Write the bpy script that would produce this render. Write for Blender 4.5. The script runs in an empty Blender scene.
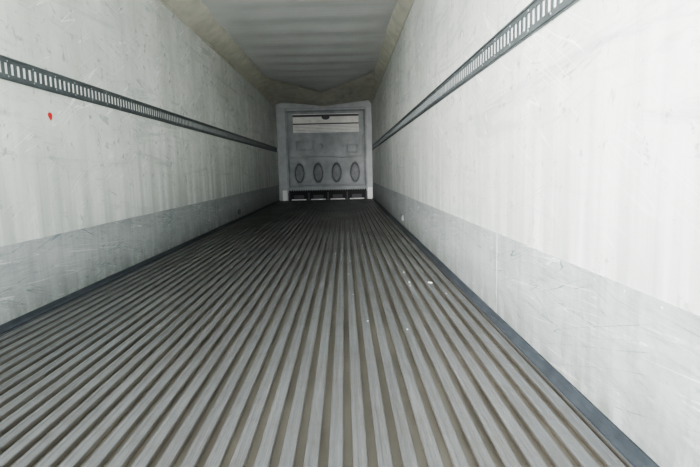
import bpy, math, random, bmesh
from mathutils import Matrix, Vector, noise
random.seed(4)
sc = bpy.context.scene
XL, XR = -1.72, 0.735
XC = (XL+XR)/2
H = 0.75
F = 510.0
Y0, Y1 = -0.7, 13.75
YB = 13.4
ZT = 2.58

# ---------------------------------------------------------------- materials
class NT:
    def __init__(s, name):
        s.m = bpy.data.materials.new(name); s.m.use_nodes = True
        s.t = s.m.node_tree; s.n = s.t.nodes; s.l = s.t.links
        s.b = s.n['Principled BSDF']
        s.co = s.n.new('ShaderNodeTexCoord').outputs['Object']
    def mapping(s, scale, rot=(0,0,0)):
        m = s.n.new('ShaderNodeMapping'); m.inputs['Scale'].default_value = scale
        m.inputs['Rotation'].default_value = rot
        s.l.new(s.co, m.inputs['Vector']); return m.outputs[0]
    def noise(s, scale, detail=4, sc=(1,1,1), rough=0.6, dist=0.0, rot=(0,0,0)):
        t = s.n.new('ShaderNodeTexNoise'); t.inputs['Scale'].default_value = scale
        t.inputs['Detail'].default_value = detail; t.inputs['Roughness'].default_value = rough
        t.inputs['Distortion'].default_value = dist
        s.l.new(s.mapping(sc, rot), t.inputs['Vector']); return t.outputs['Fac']
    def ramp(s, f, stops):
        r = s.n.new('ShaderNodeValToRGB'); e = r.color_ramp.elements
        while len(e) < len(stops): e.new(0.5)
        for k, (p, c) in zip(e, stops):
            k.position = p
            if not hasattr(c, '__len__'): c = (c, c, c)
            k.color = (*c, 1)
        s.l.new(f, r.inputs[0]); return r.outputs[0]
    def mix(s, f, a, b, mode='MIX'):
        m = s.n.new('ShaderNodeMix'); m.data_type = 'RGBA'; m.blend_type = mode
        for v, i in ((f, 0), (a, 6), (b, 7)):
            if hasattr(v, 'is_output'): s.l.new(v, m.inputs[i])
            elif i == 0: m.inputs[0].default_value = v
            else: m.inputs[i].default_value = (*v, 1)
        return m.outputs[2]
    def math(s, op, a, b=0.0):
        m = s.n.new('ShaderNodeMath'); m.operation = op
        for v, i in ((a, 0), (b, 1)):
            if hasattr(v, 'is_output'): s.l.new(v, m.inputs[i])
            else: m.inputs[i].default_value = v
        return m.outputs[0]
    def sep(s, axis):
        p = s.n.new('ShaderNodeSeparateXYZ'); s.l.new(s.co, p.inputs[0]); return p.outputs[axis]
    def maprange(s, v, a, b, c=0.0, d=1.0):
        m = s.n.new('ShaderNodeMapRange'); s.l.new(v, m.inputs[0])
        for i, q in enumerate((a, b, c, d)): m.inputs[i+1].default_value = q
        return m.outputs[0]
    def scrapes(s, base, specs):
        for k, (rot, c, stretch, w, amt, cover) in enumerate(specs):
            m1 = s.n.new('ShaderNodeMapping'); m1.inputs['Rotation'].default_value = (rot, 0, 0)
            s.l.new(s.co, m1.inputs['Vector'])
            m2 = s.n.new('ShaderNodeMapping'); m2.inputs['Scale'].default_value = (1, 0.35, stretch)
            m2.inputs['Location'].default_value = (3.1*k, 1.7*k, 0)
            s.l.new(m1.outputs[0], m2.inputs['Vector'])
            t = s.n.new('ShaderNodeTexNoise'); t.inputs['Scale'].default_value = 2.6
            t.inputs['Detail'].default_value = 1.5; t.inputs['Roughness'].default_value = 0.4
            t.inputs['Distortion'].default_value = 0.35
            s.l.new(m2.outputs[0], t.inputs['Vector'])
            g = s.ramp(t.outputs['Fac'], [(0.5-w, 0.0), (0.5-w*0.3, amt), (0.5+w*0.3, amt), (0.5+w, 0.0)])
            msk = s.ramp(s.noise(1.9+0.6*k, 6, rough=0.7), [(cover, 0.0), (cover+0.07, 1.0)])
            base = s.mix(s.math('MULTIPLY', g, msk), base, c)
        return base
    def done(s, col, rough=0.6, metal=0.0, bump=None, bs=0.1, bd=0.01, spec=0.5):
        if hasattr(col, 'is_output'): s.l.new(col, s.b.inputs['Base Color'])
        else: s.b.inputs['Base Color'].default_value = (*col, 1)
        if hasattr(rough, 'is_output'): s.l.new(rough, s.b.inputs['Roughness'])
        else: s.b.inputs['Roughness'].default_value = rough
        s.b.inputs['Metallic'].default_value = metal
        s.b.inputs['Specular IOR Level'].default_value = spec
        if bump is not None:
            b = s.n.new('ShaderNodeBump'); b.inputs['Strength'].default_value = bs
            b.inputs['Distance'].default_value = bd
            s.l.new(bump, b.inputs['Height']); s.l.new(b.outputs[0], s.b.inputs['Normal'])
        return s.m

def simple(name, col, rough=0.6, metal=0.0, var=0.12, scale=6):
    t = NT(name); n = t.noise(scale, 5)
    c = t.ramp(n, [(0.3, tuple(x*(1-var) for x in col)), (0.7, tuple(min(1, x*(1+var)) for x in col))])
    return t.done(c, rough, metal)

def wall_mat():
    t = NT('wall_grp_white')
    big = t.noise(1.1, 7, rough=0.68); streak = t.noise(3.0, 5, sc=(1, 2.2, 0.12), rough=0.65)
    base = t.ramp(big, [(0.34, (0.64, 0.665, 0.63)), (0.64, (0.85, 0.865, 0.84))])
    base = t.mix(t.ramp(streak, [(0.46, 0.0), (0.70, 0.5)]), base, (0.52, 0.55, 0.50))
    scr = t.noise(2.2, 9, sc=(1, 0.35, 3.0), rough=0.78, dist=0.8)
    base = t.mix(t.ramp(scr, [(0.53, 0.0), (0.63, 0.6)]), base, (0.45, 0.49, 0.47))
    spk = t.noise(13, 6, rough=0.7)
    base = t.mix(t.ramp(spk, [(0.60, 0.0), (0.66, 0.8)]), base, (0.30, 0.34, 0.32))
    base = t.scrapes(base, [(0.3, (0.28, 0.34, 0.33), 6, 0.009, 0.7, 0.51), (-0.5, (0.96, 0.97, 0.96), 6, 0.014, 0.8, 0.47),
                            (1.35, (0.32, 0.36, 0.34), 6, 0.008, 0.7, 0.50), (0.05, (0.33, 0.38, 0.37), 10, 0.008, 0.7, 0.51)])
    low = t.maprange(t.sep('Z'), 0.4, 1.15, 0.95, 0.0)
    base = t.mix(t.math('MULTIPLY', low, t.ramp(streak, [(0.35, 0.25), (0.6, 1.0)])), base, (0.42, 0.45, 0.43))
    return t.done(base, 0.45, 0, t.noise(1.5, 3), 0.15, 0.02, spec=0.4)

def scuff_mat():
    t = NT('scuff_plate_grey')
    big = t.noise(1.3, 7, sc=(1, 0.7, 1.6), rough=0.65)
    base = t.ramp(big, [(0.3, (0.29, 0.312, 0.315)), (0.7, (0.45, 0.475, 0.477))])
    v = t.noise(5, 6, sc=(1, 3, 0.25), rough=0.7)
    base = t.mix(t.ramp(v, [(0.45, 0.0), (0.70, 0.6)]), base, (0.24, 0.26, 0.255))
    sm = t.noise(4.5, 8, sc=(1, 0.6, 2), rough=0.75, dist=0.3)
    base = t.mix(t.ramp(sm, [(0.54, 0.0), (0.66, 0.4)]), base, (0.20, 0.23, 0.23))
    base = t.scrapes(base, [
        (0.32, (0.06, 0.13, 0.145), 7, 0.008, 0.85, 0.49),
        (-0.28, (0.09, 0.17, 0.18), 7, 0.008, 0.8, 0.49),
        (0.10, (0.68, 0.70, 0.69), 9, 0.009, 0.7, 0.48),
        (-0.05, (0.11, 0.15, 0.15), 12, 0.008, 0.8, 0.49)])
    fine = t.noise(30, 5, sc=(1, 0.12, 1.5), rough=0.7)
    base = t.mix(t.ramp(fine, [(0.53, 0.0), (0.66, 0.4)]), base, (0.22, 0.24, 0.24))
    dn = t.noise(7, 6, sc=(1, 1, 0.5), rough=0.7)
    dirt = t.math('MULTIPLY', t.maprange(t.sep('Z'), 0.02, 0.26, 1.0, 0.0), t.ramp(dn, [(0.35, 0.25), (0.58, 1.0)]))
    base = t.mix(dirt, base, (0.165, 0.18, 0.168))
    return t.done(base, 0.5, 0.1, t.noise(2.5, 4, sc=(1, 1, 2)), 0.45, 0.03, spec=0.4)

def floor_mat():
    t = NT('floor_aluminium_tbar')
    z = t.sep('Z')
    n1 = t.noise(9, 6, sc=(1, 0.12, 1), rough=0.7)
    n2 = t.noise(1.6, 7, sc=(1, 0.6, 1), rough=0.7)
    top = t.ramp(n1, [(0.25, (0.074, 0.079, 0.082)), (0.55, (0.100, 0.106, 0.110)), (0.8, (0.140, 0.147, 0.152))])
    top = t.mix(t.ramp(n2, [(0.42, 0.0), (0.62, 0.6)]), top, (0.070, 0.069, 0.066))
    n3 = t.noise(14, 6, rough=0.75)
    top = t.mix(t.ramp(n3, [(0.50, 0.0), (0.64, 0.55)]), top, (0.068, 0.065, 0.058))
    scr = t.noise(40, 3, sc=(1, 0.05, 1), rough=0.6)
    top = t.mix(t.ramp(scr, [(0.60, 0.0), (0.70, 0.3)]), top, (0.20, 0.205, 0.215))
    bot = t.ramp(t.noise(6, 6, sc=(1, 0.4, 1)), [(0.3, (0.072, 0.066, 0.053)), (0.7, (0.13, 0.120, 0.10))])
    f = t.maprange(z, -0.010, -0.0025)
    col = t.mix(f, bot, top)
    return t.done(col, t.maprange(n2, 0.3, 0.7, 0.32, 0.5), 0.1, n3, 0.25, 0.003, spec=0.9)

def ceil_mat():
    t = NT('ceiling_grey_white')
    b = t.ramp(t.noise(1.2, 5, sc=(1, 0.5, 1)), [(0.3, (0.74, 0.75, 0.74)), (0.7, (0.84, 0.85, 0.84))])
    r = t.noise(4, 4, sc=(0.25, 3, 1))
    b = t.mix(t.ramp(r, [(0.5, 0.0), (0.75, 0.4)]), b, (0.60, 0.61, 0.60))
    return t.done(b, 0.5, 0, r, 0.2, 0.01)

M_wall = wall_mat(); M_scuff = scuff_mat(); M_floor = floor_mat(); M_ceil = ceil_mat()
M_chute = simple('chute_beige_fabric', (0.68, 0.67, 0.575), 0.7, 0, 0.14, 5)
M_track = simple('track_galvanised_dark', (0.10, 0.115, 0.12), 0.45, 0.2, 0.2, 9)
M_slot = simple('track_slot_backing', (0.80, 0.83, 0.82), 0.5)
M_curb = simple('curb_dark_rubber', (0.035, 0.042, 0.05), 0.5, 0.1, 0.3, 12)
M_alu = simple('alu_trim', (0.40, 0.43, 0.45), 0.4, 0.4)
M_bulk = simple('bulkhead_grey', (0.39, 0.408, 0.42), 0.5, 0, 0.22, 3)
M_groove = simple('bulkhead_groove_shade', (0.20, 0.21, 0.22), 0.7, 0, 0.2, 8)  # groove shade painted as darker grey, as frontal light barely shades the relief
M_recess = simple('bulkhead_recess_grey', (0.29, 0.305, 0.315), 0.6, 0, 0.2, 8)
M_frame = simple('bulkhead_frame_grey', (0.50, 0.52, 0.525), 0.5)
M_grille = simple('return_grille_light', (0.86, 0.84, 0.80), 0.4, 0, 0.1, 8)
M_black = simple('opening_black', (0.03, 0.03, 0.032), 0.7)
M_dark = simple('dark_grey', (0.10, 0.10, 0.105), 0.6)
M_white = simple('post_white', (0.93, 0.94, 0.93), 0.4, 0, 0.04)
M_red = simple('red_sticker', (0.55, 0.02, 0.02), 0.5)
M_ground = simple('yard_concrete', (0.62, 0.61, 0.59), 0.85, 0, 0.12, 2)
M_paper = simple('paper_scrap', (0.75, 0.76, 0.76), 0.7)

# ---------------------------------------------------------------- mesh helpers
def obj(name, verts, faces, mat, parent=None, smooth=False, mats=None, fm=None):
    me = bpy.data.meshes.new(name); me.from_pydata(verts, [], faces); me.update()
    o = bpy.data.objects.new(name, me); sc.collection.objects.link(o)
    for m in (mats or [mat]): me.materials.append(m)
    if fm:
        for p, i in zip(me.polygons, fm): p.material_index = i
    if smooth:
        for p in me.polygons: p.use_smooth = True
    if parent: o.parent = parent
    return o
class Acc:
    def __init__(s): s.v = []; s.f = []; s.m = []
    def box(s, x0, x1, y0, y1, z0, z1, m=0):
        b = len(s.v)
        s.v += [(x, y, z) for z in (z0, z1) for y in (y0, y1) for x in (x0, x1)]
        for f in ((0,2,3,1),(4,5,7,6),(0,1,5,4),(2,6,7,3),(0,4,6,2),(1,3,7,5)):
            s.f.append(tuple(b+i for i in f)); s.m.append(m)
    def prof(s, pts, y0, y1, m=0, seg=1):
        b = len(s.v); n = len(pts)
        for k in range(seg+1):
            y = y0+(y1-y0)*k/seg
            s.v += [(x, y, z) for x, z in pts]
        for k in range(seg):
            for i in range(n):
                j = (i+1) % n; a = b+k*n
                s.f.append((a+i, a+j, a+n+j, a+n+i)); s.m.append(m)
        s.f.append(tuple(b+i for i in range(n))); s.m.append(m)
        s.f.append(tuple(b+seg*n+i for i in reversed(range(n)))); s.m.append(m)
    def dome(s, c, r, ax, m=0, h=0.35):
        b = len(s.v); N = 8
        for rr, hh in ((1, 0), (0.75, 0.7)):
            for i in range(N):
                a = 2*math.pi*i/N
                s.v.append((c[0]+ax*hh*h*r, c[1]+rr*r*math.cos(a), c[2]+rr*r*math.sin(a)))
        s.v.append((c[0]+ax*h*r, c[1], c[2]))
        for i in range(N):
            j = (i+1) % N
            s.f.append((b+i, b+j, b+N+j, b+N+i)); s.m.append(m)
            s.f.append((b+N+i, b+N+j, b+2*N)); s.m.append(m)
    def make(s, name, mats, parent=None, smooth=False, fix=False):
        o = obj(name, s.v, s.f, None, parent, smooth, mats, s.m)
        if fix:
            bm = bmesh.new(); bm.from_mesh(o.data); bmesh.ops.recalc_face_normals(bm, faces=bm.faces); bm.to_mesh(o.data); bm.free()
        return o
def empty(name, loc=(0,0,0)):
    e = bpy.data.objects.new(name, None); sc.collection.objects.link(e); e.location = loc; return e

# ---------------------------------------------------------------- shell
a = Acc(); a.box(XL-0.08, XL, Y0, Y1+0.08, -0.15, ZT+0.1); WL = a.make('wall_left', [M_wall])
a = Acc(); a.box(XR, XR+0.08, Y0, Y1+0.08, -0.15, ZT+0.1); a.make('wall_right', [M_wall])
a = Acc(); a.box(XL, XR, Y1, Y1+0.08, -0.15, ZT+0.1); a.make('wall_front', [M_frame])

NR = 37
PITCH = (XR-XL-0.075)/NR; RW = 0.038; GD = 0.022
pts = [(XL, -0.001)]
x = XL+0.038
pts.append((x-0.002, -0.001))
for i in range(NR):
    c = x+PITCH*(i+0.5)
    g = (PITCH-RW)/2
    l = c-RW/2; r = c+RW/2
    pts += [(l-g, -GD), (l+0.003, -GD), (l, -0.003), (l+0.002, 0.0), (c-0.007, 0.0), (c-0.005, -0.0016), (c+0.005, -0.0016), (c+0.007, 0.0),
            (r-0.002, 0.0), (r, -0.003), (r-0.003, -GD), (r+g, -GD)]
pts += [(XR-0.034, -0.001), (XR, -0.001), (XR, -0.12), (XL, -0.12)]
a = Acc(); a.prof(pts, Y0, Y1); a.make('floor', [M_floor], fix=True)

nx, ny = 24, 260; v = []; f = []
for j in range(ny+1):
    y = Y0+(Y1-Y0)*j/ny
    for i in range(nx+1):
        xx = XL+(XR-XL)*i/nx
        s = math.sin(math.pi*i/nx)
        z = ZT-0.008*s*(1+math.sin(y*2*math.pi/0.62))-0.016*s*noise.noise(Vector((xx*1.3, y*0.9, 3)))
        v.append((xx, y, z))
for j in range(ny):
    for i in range(nx):
        q = j*(nx+1)+i; f.append((q, q+nx+1, q+nx+2, q+1))
n0 = len(v)
v += [(XL, Y0, ZT+0.1), (XR, Y0, ZT+0.1), (XR, Y1, ZT+0.1), (XL, Y1, ZT+0.1)]
f.append((n0, n0+1, n0+2, n0+3))
f.append(tuple([n0+1, n0]+[i for i in range(nx+1)]))
ce = obj('ceiling', v, f, M_ceil)
for p in list(ce.data.polygons)[:-2]: p.use_smooth = True

def cove(name, side):
    wx = XL if side < 0 else XR; d = 1 if side < 0 else -1
    wid = 0.23 if side < 0 else 0.12
    zb = 2.43
    ny, nu = 260, 8; v = []; f = []
    for j in range(ny+1):
        y = Y0+0.02+(YB-Y0-0.17)*j/ny
        w = 0.024*noise.noise(Vector((side*3, y*2.1, 0)))+0.012*noise.noise(Vector((side, y*7, 5)))
        for i in range(nu+1):
            t = i/nu
            px = wx+d*(0.004+wid*t+max(w, -0.02)*t)
            pz = zb+(ZT-0.022-zb)*t**0.85-0.02*math.sin(math.pi*t)+w*(1-t)*(1 if i else 0.6)
            if i == nu: pz = ZT-0.002
            v.append((px, y, pz))
    for j in range(ny):
        for i in range(nu):
            q = j*(nu+1)+i; f.append((q, q+1, q+nu+2, q+nu+1))
    o = obj(name, v, f, M_chute, smooth=True)
    b = Acc()
    x0, x1 = sorted((wx+d*0.0005, wx+d*0.012))
    b.box(x0, x1, Y0+0.02, YB-0.15, zb-0.03, zb-0.012)
    b.make('batten', [M_chute], o)
cove('trim_left', -1); cove('trim_right', 1)

for nm, wx, d in (('baseboard_left', XL, 1), ('baseboard_right', XR, -1)):
    a = Acc()
    P = [(wx+d*0.0005, 0.0), (wx+d*0.033, 0.0), (wx+d*0.033, 0.006), (wx+d*0.016, 0.014), (wx+d*0.012, 0.034), (wx+d*0.0005, 0.034)]
    a.prof(P, Y0+0.01, YB-0.12)
    a.make(nm, [M_curb], fix=True)
plates = []
for wx, d, zt in ((XL, 1, 0.415), (XR, -1, 0.43)):
    a = Acc(); y = -2.46+0.0
    L = 2.45
    k = 0
    while y < YB-0.2:
        ys, y2 = max(y, Y0+0.01), min(y+L, YB-0.12)
        th = 0.005 if k % 2 else 0.0060
        x0, x1 = sorted((wx+d*0.0005, wx+d*th))
        a.box(x0, x1, ys, y2-0.0006, 0.035, zt)
        yy = ys+0.04
        while yy < y2:
            a.dome((wx+d*th, yy, zt-0.015), 0.004, d, 0); yy += 0.16
        y += L; k += 1
    plates.append(a.make('scuff_plate', [M_scuff, M_alu]))

TZ0, TZ1 = 1.25, 1.37
for wx, d in ((XL, 1), (XR, -1)):
    a = Acc()
    def bx(t0, t1, y0, y1, z0, z1, m):
        x0, x1 = sorted((wx+d*t0, wx+d*t1)); a.box(x0, x1, y0, y1, z0, z1, m)
    ya, yb = Y0+0.02, YB-0.13
    bx(0.0005, 0.003, ya, yb, TZ0+0.01, TZ1-0.01, 1)
    bx(0.0005, 0.007, ya, yb, TZ0, TZ0+0.032, 0)
    bx(0.0005, 0.007, ya, yb, TZ1-0.032, TZ1, 0)
    bx(0.0005, 0.011, ya, yb, TZ0+0.006, TZ0+0.012, 0)
    bx(0.0005, 0.011, ya, yb, TZ1-0.012, TZ1-0.006, 0)
    y = ya
    while y < yb:
        bx(0.003, 0.0055, y, min(y+0.028, yb), TZ0+0.032, TZ1-0.032, 0); y += 0.05
    y = ya+0.1
    while y < yb:
        a.dome((wx+d*0.007, y, TZ0+0.022), 0.005, d, 2); a.dome((wx+d*0.007, y, TZ1-0.022), 0.005, d, 2); y += 0.22
    a.make('logistics_track', [M_track, M_slot, M_alu])

# ---------------------------------------------------------------- air chute
nu, nv = 60, 24; v = []; f = []
for j in range(nv+1):
    t = j/nv
    for i in range(nu+1):
        u = 2*i/nu-1
        ys = 9.4+(1-abs(u))**0.9*2.7
        y = ys+(YB-0.13-ys)*t
        xx = XC+u*((XR-XL)/2-0.014)
        wr = noise.noise(Vector((xx*7, y*3, 1)))*math.sin(math.pi*t)
        z = ZT-0.03-(0.04+0.13*(1-abs(u))**1.3)*t**0.7 - 0.05*wr-0.03*math.sin(math.pi*t)
        if t == 0: z = ZT-0.026
        v.append((xx, y, z))
for j in range(nv):
    for i in range(nu):
        q = j*(nu+1)+i; f.append((q, q+1, q+nu+2, q+nu+1))
obj('air_chute', v, f, M_chute, smooth=True)

# ---------------------------------------------------------------- bulkhead
B = empty('refrigeration_bulkhead', (0, 0, 0))
BX0, BX1 = XL+0.07, XR-0.01
TOPZ = 2.49
px0, px1, pz0, pz1 = BX0+0.19, BX1-0.16, 0.27, 2.30
cx = (px0+px1)/2
ov = [cx+(k-1.5)*0.48 for k in range(4)]
def orad(x, z): return min(math.hypot((x-c)/0.12, (z-0.70)/0.25) for c in ov)
def grooves(x, z):
    g = math.exp(-((orad(x, z)-0.92)/0.13)**2)
    g = max(g, 0.5*math.exp(-((z-0.37)/0.018)**2))
    if abs(x-cx) < 0.95: g = max(g, 0.42*math.exp(-((z-1.10)/0.018)**2))
    q = max(abs(x-(cx+0.66))/0.14, abs(z-1.30)/0.09)
    g = max(g, 0.55*math.exp(-((q-0.95)/0.14)**2))
    q = math.hypot((x-(cx-0.15))/0.05, (z-1.38)/0.05)
    g = max(g, 0.5*math.exp(-((q-0.6)/0.5)**2))
    q = max(abs(x-(cx-0.55))/0.22, abs(z-1.40)/0.12)
    g = max(g, 0.45*math.exp(-((q-0.95)/0.10)**2))
    if 1.10 < z < 1.62:
        for c in (cx-0.95, cx+0.95): g = max(g, 0.42*math.exp(-((x-c)/0.018)**2))
    return g
def hgt(x, z):
    e = min(x-px0, px1-x, z-pz0, pz1-z)
    h = -0.05*(1-min(1, max(0, e/0.05)))
    r = orad(x, z)
    if r < 0.92: h -= 0.03
    h += 0.024*noise.noise(Vector((x*2.2, z*2.2, 4)))+0.012*noise.noise(Vector((x*6, z*6, 4)))
    return h-0.04*grooves(x, z)
NX, NZ = 190, 200; v = []; f = []; fm = []
for j in range(NZ+1):
    z = pz0+(pz1-pz0)*j/NZ
    for i in range(NX+1):
        x = px0+(px1-px0)*i/NX
        v.append((x, YB-0.06-hgt(x, z), z))
for j in range(NZ):
    for i in range(NX):
        q = j*(NX+1)+i; f.append((q, q+1, q+NX+2, q+NX+1))
        X_, Z_ = px0+(px1-px0)*(i+.5)/NX, pz0+(pz1-pz0)*(j+.5)/NZ
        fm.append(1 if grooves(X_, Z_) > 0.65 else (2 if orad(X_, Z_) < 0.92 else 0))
obj('moulded_panel', v, f, None, B, True, [M_bulk, M_groove, M_recess], fm)
a = Acc()
a.box(BX0, px0, YB-0.02, YB+0.12, 0.0, TOPZ)
a.box(px1, BX1, YB-0.02, YB+0.12, 0.0, TOPZ)
a.box(px0, px1, YB-0.02, YB+0.12, pz1, TOPZ)
a.box(px0-0.03, px0-0.005, YB-0.05, YB-0.02, 0.25, pz1+0.04, 1)
a.box(px1+0.005, px1+0.03, YB-0.05, YB-0.02, 0.25, pz1+0.04, 1)
a.box(px0-0.03, px1+0.03, YB-0.05, YB-0.02, pz1+0.04, pz1+0.06, 1)
a.make('surround_frame', [M_frame, M_bulk], B)
a = Acc(); a.box(XL+0.001, BX0, YB+0.03, YB+0.1, 0, ZT-0.07); a.box(BX1, XR-0.001, YB+0.03, YB+0.1, 0, ZT-0.07)
a.box(BX0, BX1, YB+0.0, YB+0.1, TOPZ, TOPZ+0.03)
a.make('side_filler', [M_frame], B)
a = Acc()
gx0, gx1 = cx-0.84, cx+0.84
gz0 = 1.70
a.box(gx0-0.03, gx1+0.03, YB-0.085, YB-0.05, gz0, gz0+0.50, 0)
a.box(gx0-0.03, gx1+0.03, YB-0.095, YB-0.0855, gz0+0.235, gz0+0.265, 1)
a.box(gx0-0.03, gx1+0.03, YB-0.095, YB-0.0855, gz0+0.43, gz0+0.48, 1)
a.box(gx0-0.03, gx0, YB-0.11, YB-0.0855, gz0, gz0+0.49, 2)
a.box(gx1, gx1+0.03, YB-0.11, YB-0.0855, gz0, gz0+0.49, 2)
a.box(gx0-0.03, gx1+0.03, YB-0.11, YB-0.0855, gz0, gz0+0.03, 2)
for k in range(5):
    z = gz0+0.05+k*0.037
    a.box(gx0+0.01, gx1-0.01, YB-0.094, YB-0.0855, z, z+0.009, 2)
a.make('return_grille', [M_grille, M_dark, M_bulk], B)
a = Acc()
n = 14; cz = gz0+0.41
for y in (YB-0.115, YB-0.0955):
    for i in range(n):
        t = 2*math.pi*i/n; a.v.append((cx+0.10*math.cos(t), y, cz+0.06*math.sin(t)))
a.f.append(tuple(range(n))); a.m.append(0)
for i in range(n): a.f.append((i, (i+1) % n, n+(i+1) % n, n+i)); a.m.append(0)
a.make('latch_emblem', [M_dark], B)
v = []; f = []; N = 34
for i in range(N*2+1):
    xx = px0-0.03+(px1-px0+0.06)*i/(N*2)
    v += [(xx, YB-0.085, 0.33), (xx, YB-0.085, 0.235 if i % 2 else 0.285)]
for i in range(N*2): f.append((2*i, 2*i+1, 2*i+3, 2*i+2))
o = obj('serrated_edge', v, f, M_bulk, B)
s = o.modifiers.new('s', 'SOLIDIFY'); s.thickness = 0.015
a = Acc()
a.box(px0, px1, YB+0.10, YB+0.12, 0.0, pz0, 0)
a.box(px0, px1, YB-0.03, YB+0.1, 0.20, pz0, 0)
for k in range(5):
    c = px0+(px1-px0)*k/4
    a.box(c-0.02, c+0.02, YB-0.03, YB+0.1, 0.0, 0.20, 1)
for k in range(4):
    c = px0+(px1-px0)*(k+0.5)/4
    a.box(c-0.19, c+0.19, YB-0.02, YB+0.02, 0.0, 0.028, 3)
    a.box(c-0.13, c+0.13, YB-0.01, YB+0.02, 0.028, 0.13, 1)
a.make('return_openings', [M_black, M_dark, M_bulk, M_white], B)
a = Acc()
a.box(BX0+0.03, BX0+0.15, YB-0.09, YB-0.021, 0.001, 0.27)
a.box(BX1-0.13, BX1-0.01, YB-0.09, YB-0.021, 0.001, 0.30)
a.make('corner_posts', [M_white], B)

# ---------------------------------------------------------------- small things
def blob(name, c, r, mat, thick=0.002, n=9, seed=0, parent=None):
    v = []
    for s in (0, 1):
        rr = random.Random(seed)
        for i in range(n):
            t = 2*math.pi*i/n; q = r*(0.7+0.5*rr.random())
            v.append((c[0]+s*thick, c[1]+q*math.cos(t), c[2]+q*math.sin(t)))
    f = [tuple(reversed(range(n))), tuple(range(n, 2*n))]+[(i, (i+1) % n, n+(i+1) % n, n+i) for i in range(n)]
    return obj(name, v, f, mat, parent)
blob('red_sticker', (XL+0.0005, 3.075, 1.108), 0.024, M_red, seed=3, parent=WL)
rs = random.Random(8)
v = []; f = []
for k in range(40):
    y = rs.uniform(2.2, 9.5); i = rs.randint(0, NR-1)
    if k < 26: i = rs.randint(int(NR*0.7), NR-1)
    c = XL+0.038+PITCH*(i+0.5)+rs.uniform(-0.012, 0.012); r = rs.uniform(0.003, 0.008)
    if k == 0: c, y, r = 0.55, 3.3, 0.018
    b = len(v); th = rs.uniform(0, 3)
    for s in (0, 1):
        for q in range(5):
            t = th+2*math.pi*q/5; w = r*(0.6+0.4*((q*7) % 3)/2)
            v.append((c+w*math.cos(t), y+1.6*w*math.sin(t), 0.0003+s*0.0025))
    f += [tuple(b+q for q in reversed(range(5))), tuple(b+5+q for q in range(5))]
    f += [(b+q, b+(q+1) % 5, b+5+(q+1) % 5, b+5+q) for q in range(5)]
obj('floor_debris', v, f, M_paper)
def drain(y, wx, d, par):
    a = Acc(); x0, x1 = sorted((wx+d*0.0063, wx+d*0.02))
    a.box(x0, x1, y-0.09, y+0.09, 0.10, 0.17, 0)
    x0, x1 = sorted((wx+d*0.02, wx+d*0.024))
    for k in range(4): a.box(x0, x1, y-0.08+k*0.042, y-0.055+k*0.042, 0.108, 0.162, 1)
    a.make('side_vent', [M_dark, M_track], par)
drain(F*(-XL)/(345-238), XL, 1, plates[0]); drain(F*XR/(403-345), XR, -1, plates[1])

a = Acc(); a.box(-40, 40, -60, 40, -1.3, -1.2); a.make('ground', [M_ground])

# ---------------------------------------------------------------- light
w = bpy.data.worlds.new('overcast'); sc.world = w; w.use_nodes = True
bg = w.node_tree.nodes['Background']
bg.inputs[0].default_value = (0.93, 0.97, 1.0, 1); bg.inputs[1].default_value = 6.5
pl = bpy.data.lights.new('rear_door_portal', 'AREA'); pl.shape = 'RECTANGLE'; pl.size = 2.5; pl.size_y = 2.7
pl.cycles.is_portal = True
po = bpy.data.objects.new('rear_door_portal', pl); sc.collection.objects.link(po)
po.location = (XC, Y0-0.01, 1.26); po.rotation_euler = (math.radians(90), 0, 0)
sl = bpy.data.lights.new('sun_through_cloud', 'SUN'); sl.energy = 18; sl.angle = math.radians(40); sl.color = (1, 0.98, 0.95)
so = bpy.data.objects.new('sun_through_cloud', sl); sc.collection.objects.link(so)
dirv = Vector((0.46, 1.0, -0.12)).normalized()
so.rotation_euler = dirv.to_track_quat('-Z', 'Y').to_euler(); so.location = (-3, -6, 4)

# ---------------------------------------------------------------- camera
cam = bpy.data.cameras.new('camera'); co = bpy.data.objects.new('camera', cam); sc.collection.objects.link(co)
cam.sensor_width = 36; cam.lens = 36*F/700; cam.clip_start = 0.02
pitch = math.atan(63.2/F); yaw = -math.atan(4.0/F); roll = math.radians(-1.4)
R = Matrix.Rotation(yaw, 4, 'Z') @ Matrix.Rotation(math.pi/2-pitch, 4, 'X') @ Matrix.Rotation(roll, 4, 'Z')
co.matrix_world = Matrix.Translation((0, 0, H)) @ R
sc.camera = co
sc.view_settings.view_transform = 'AgX'
sc.view_settings.look = 'AgX - Medium High Contrast'
sc.view_settings.exposure = 0.72
sc.cycles.diffuse_bounces = 10
sc.cycles.max_bounces = 14
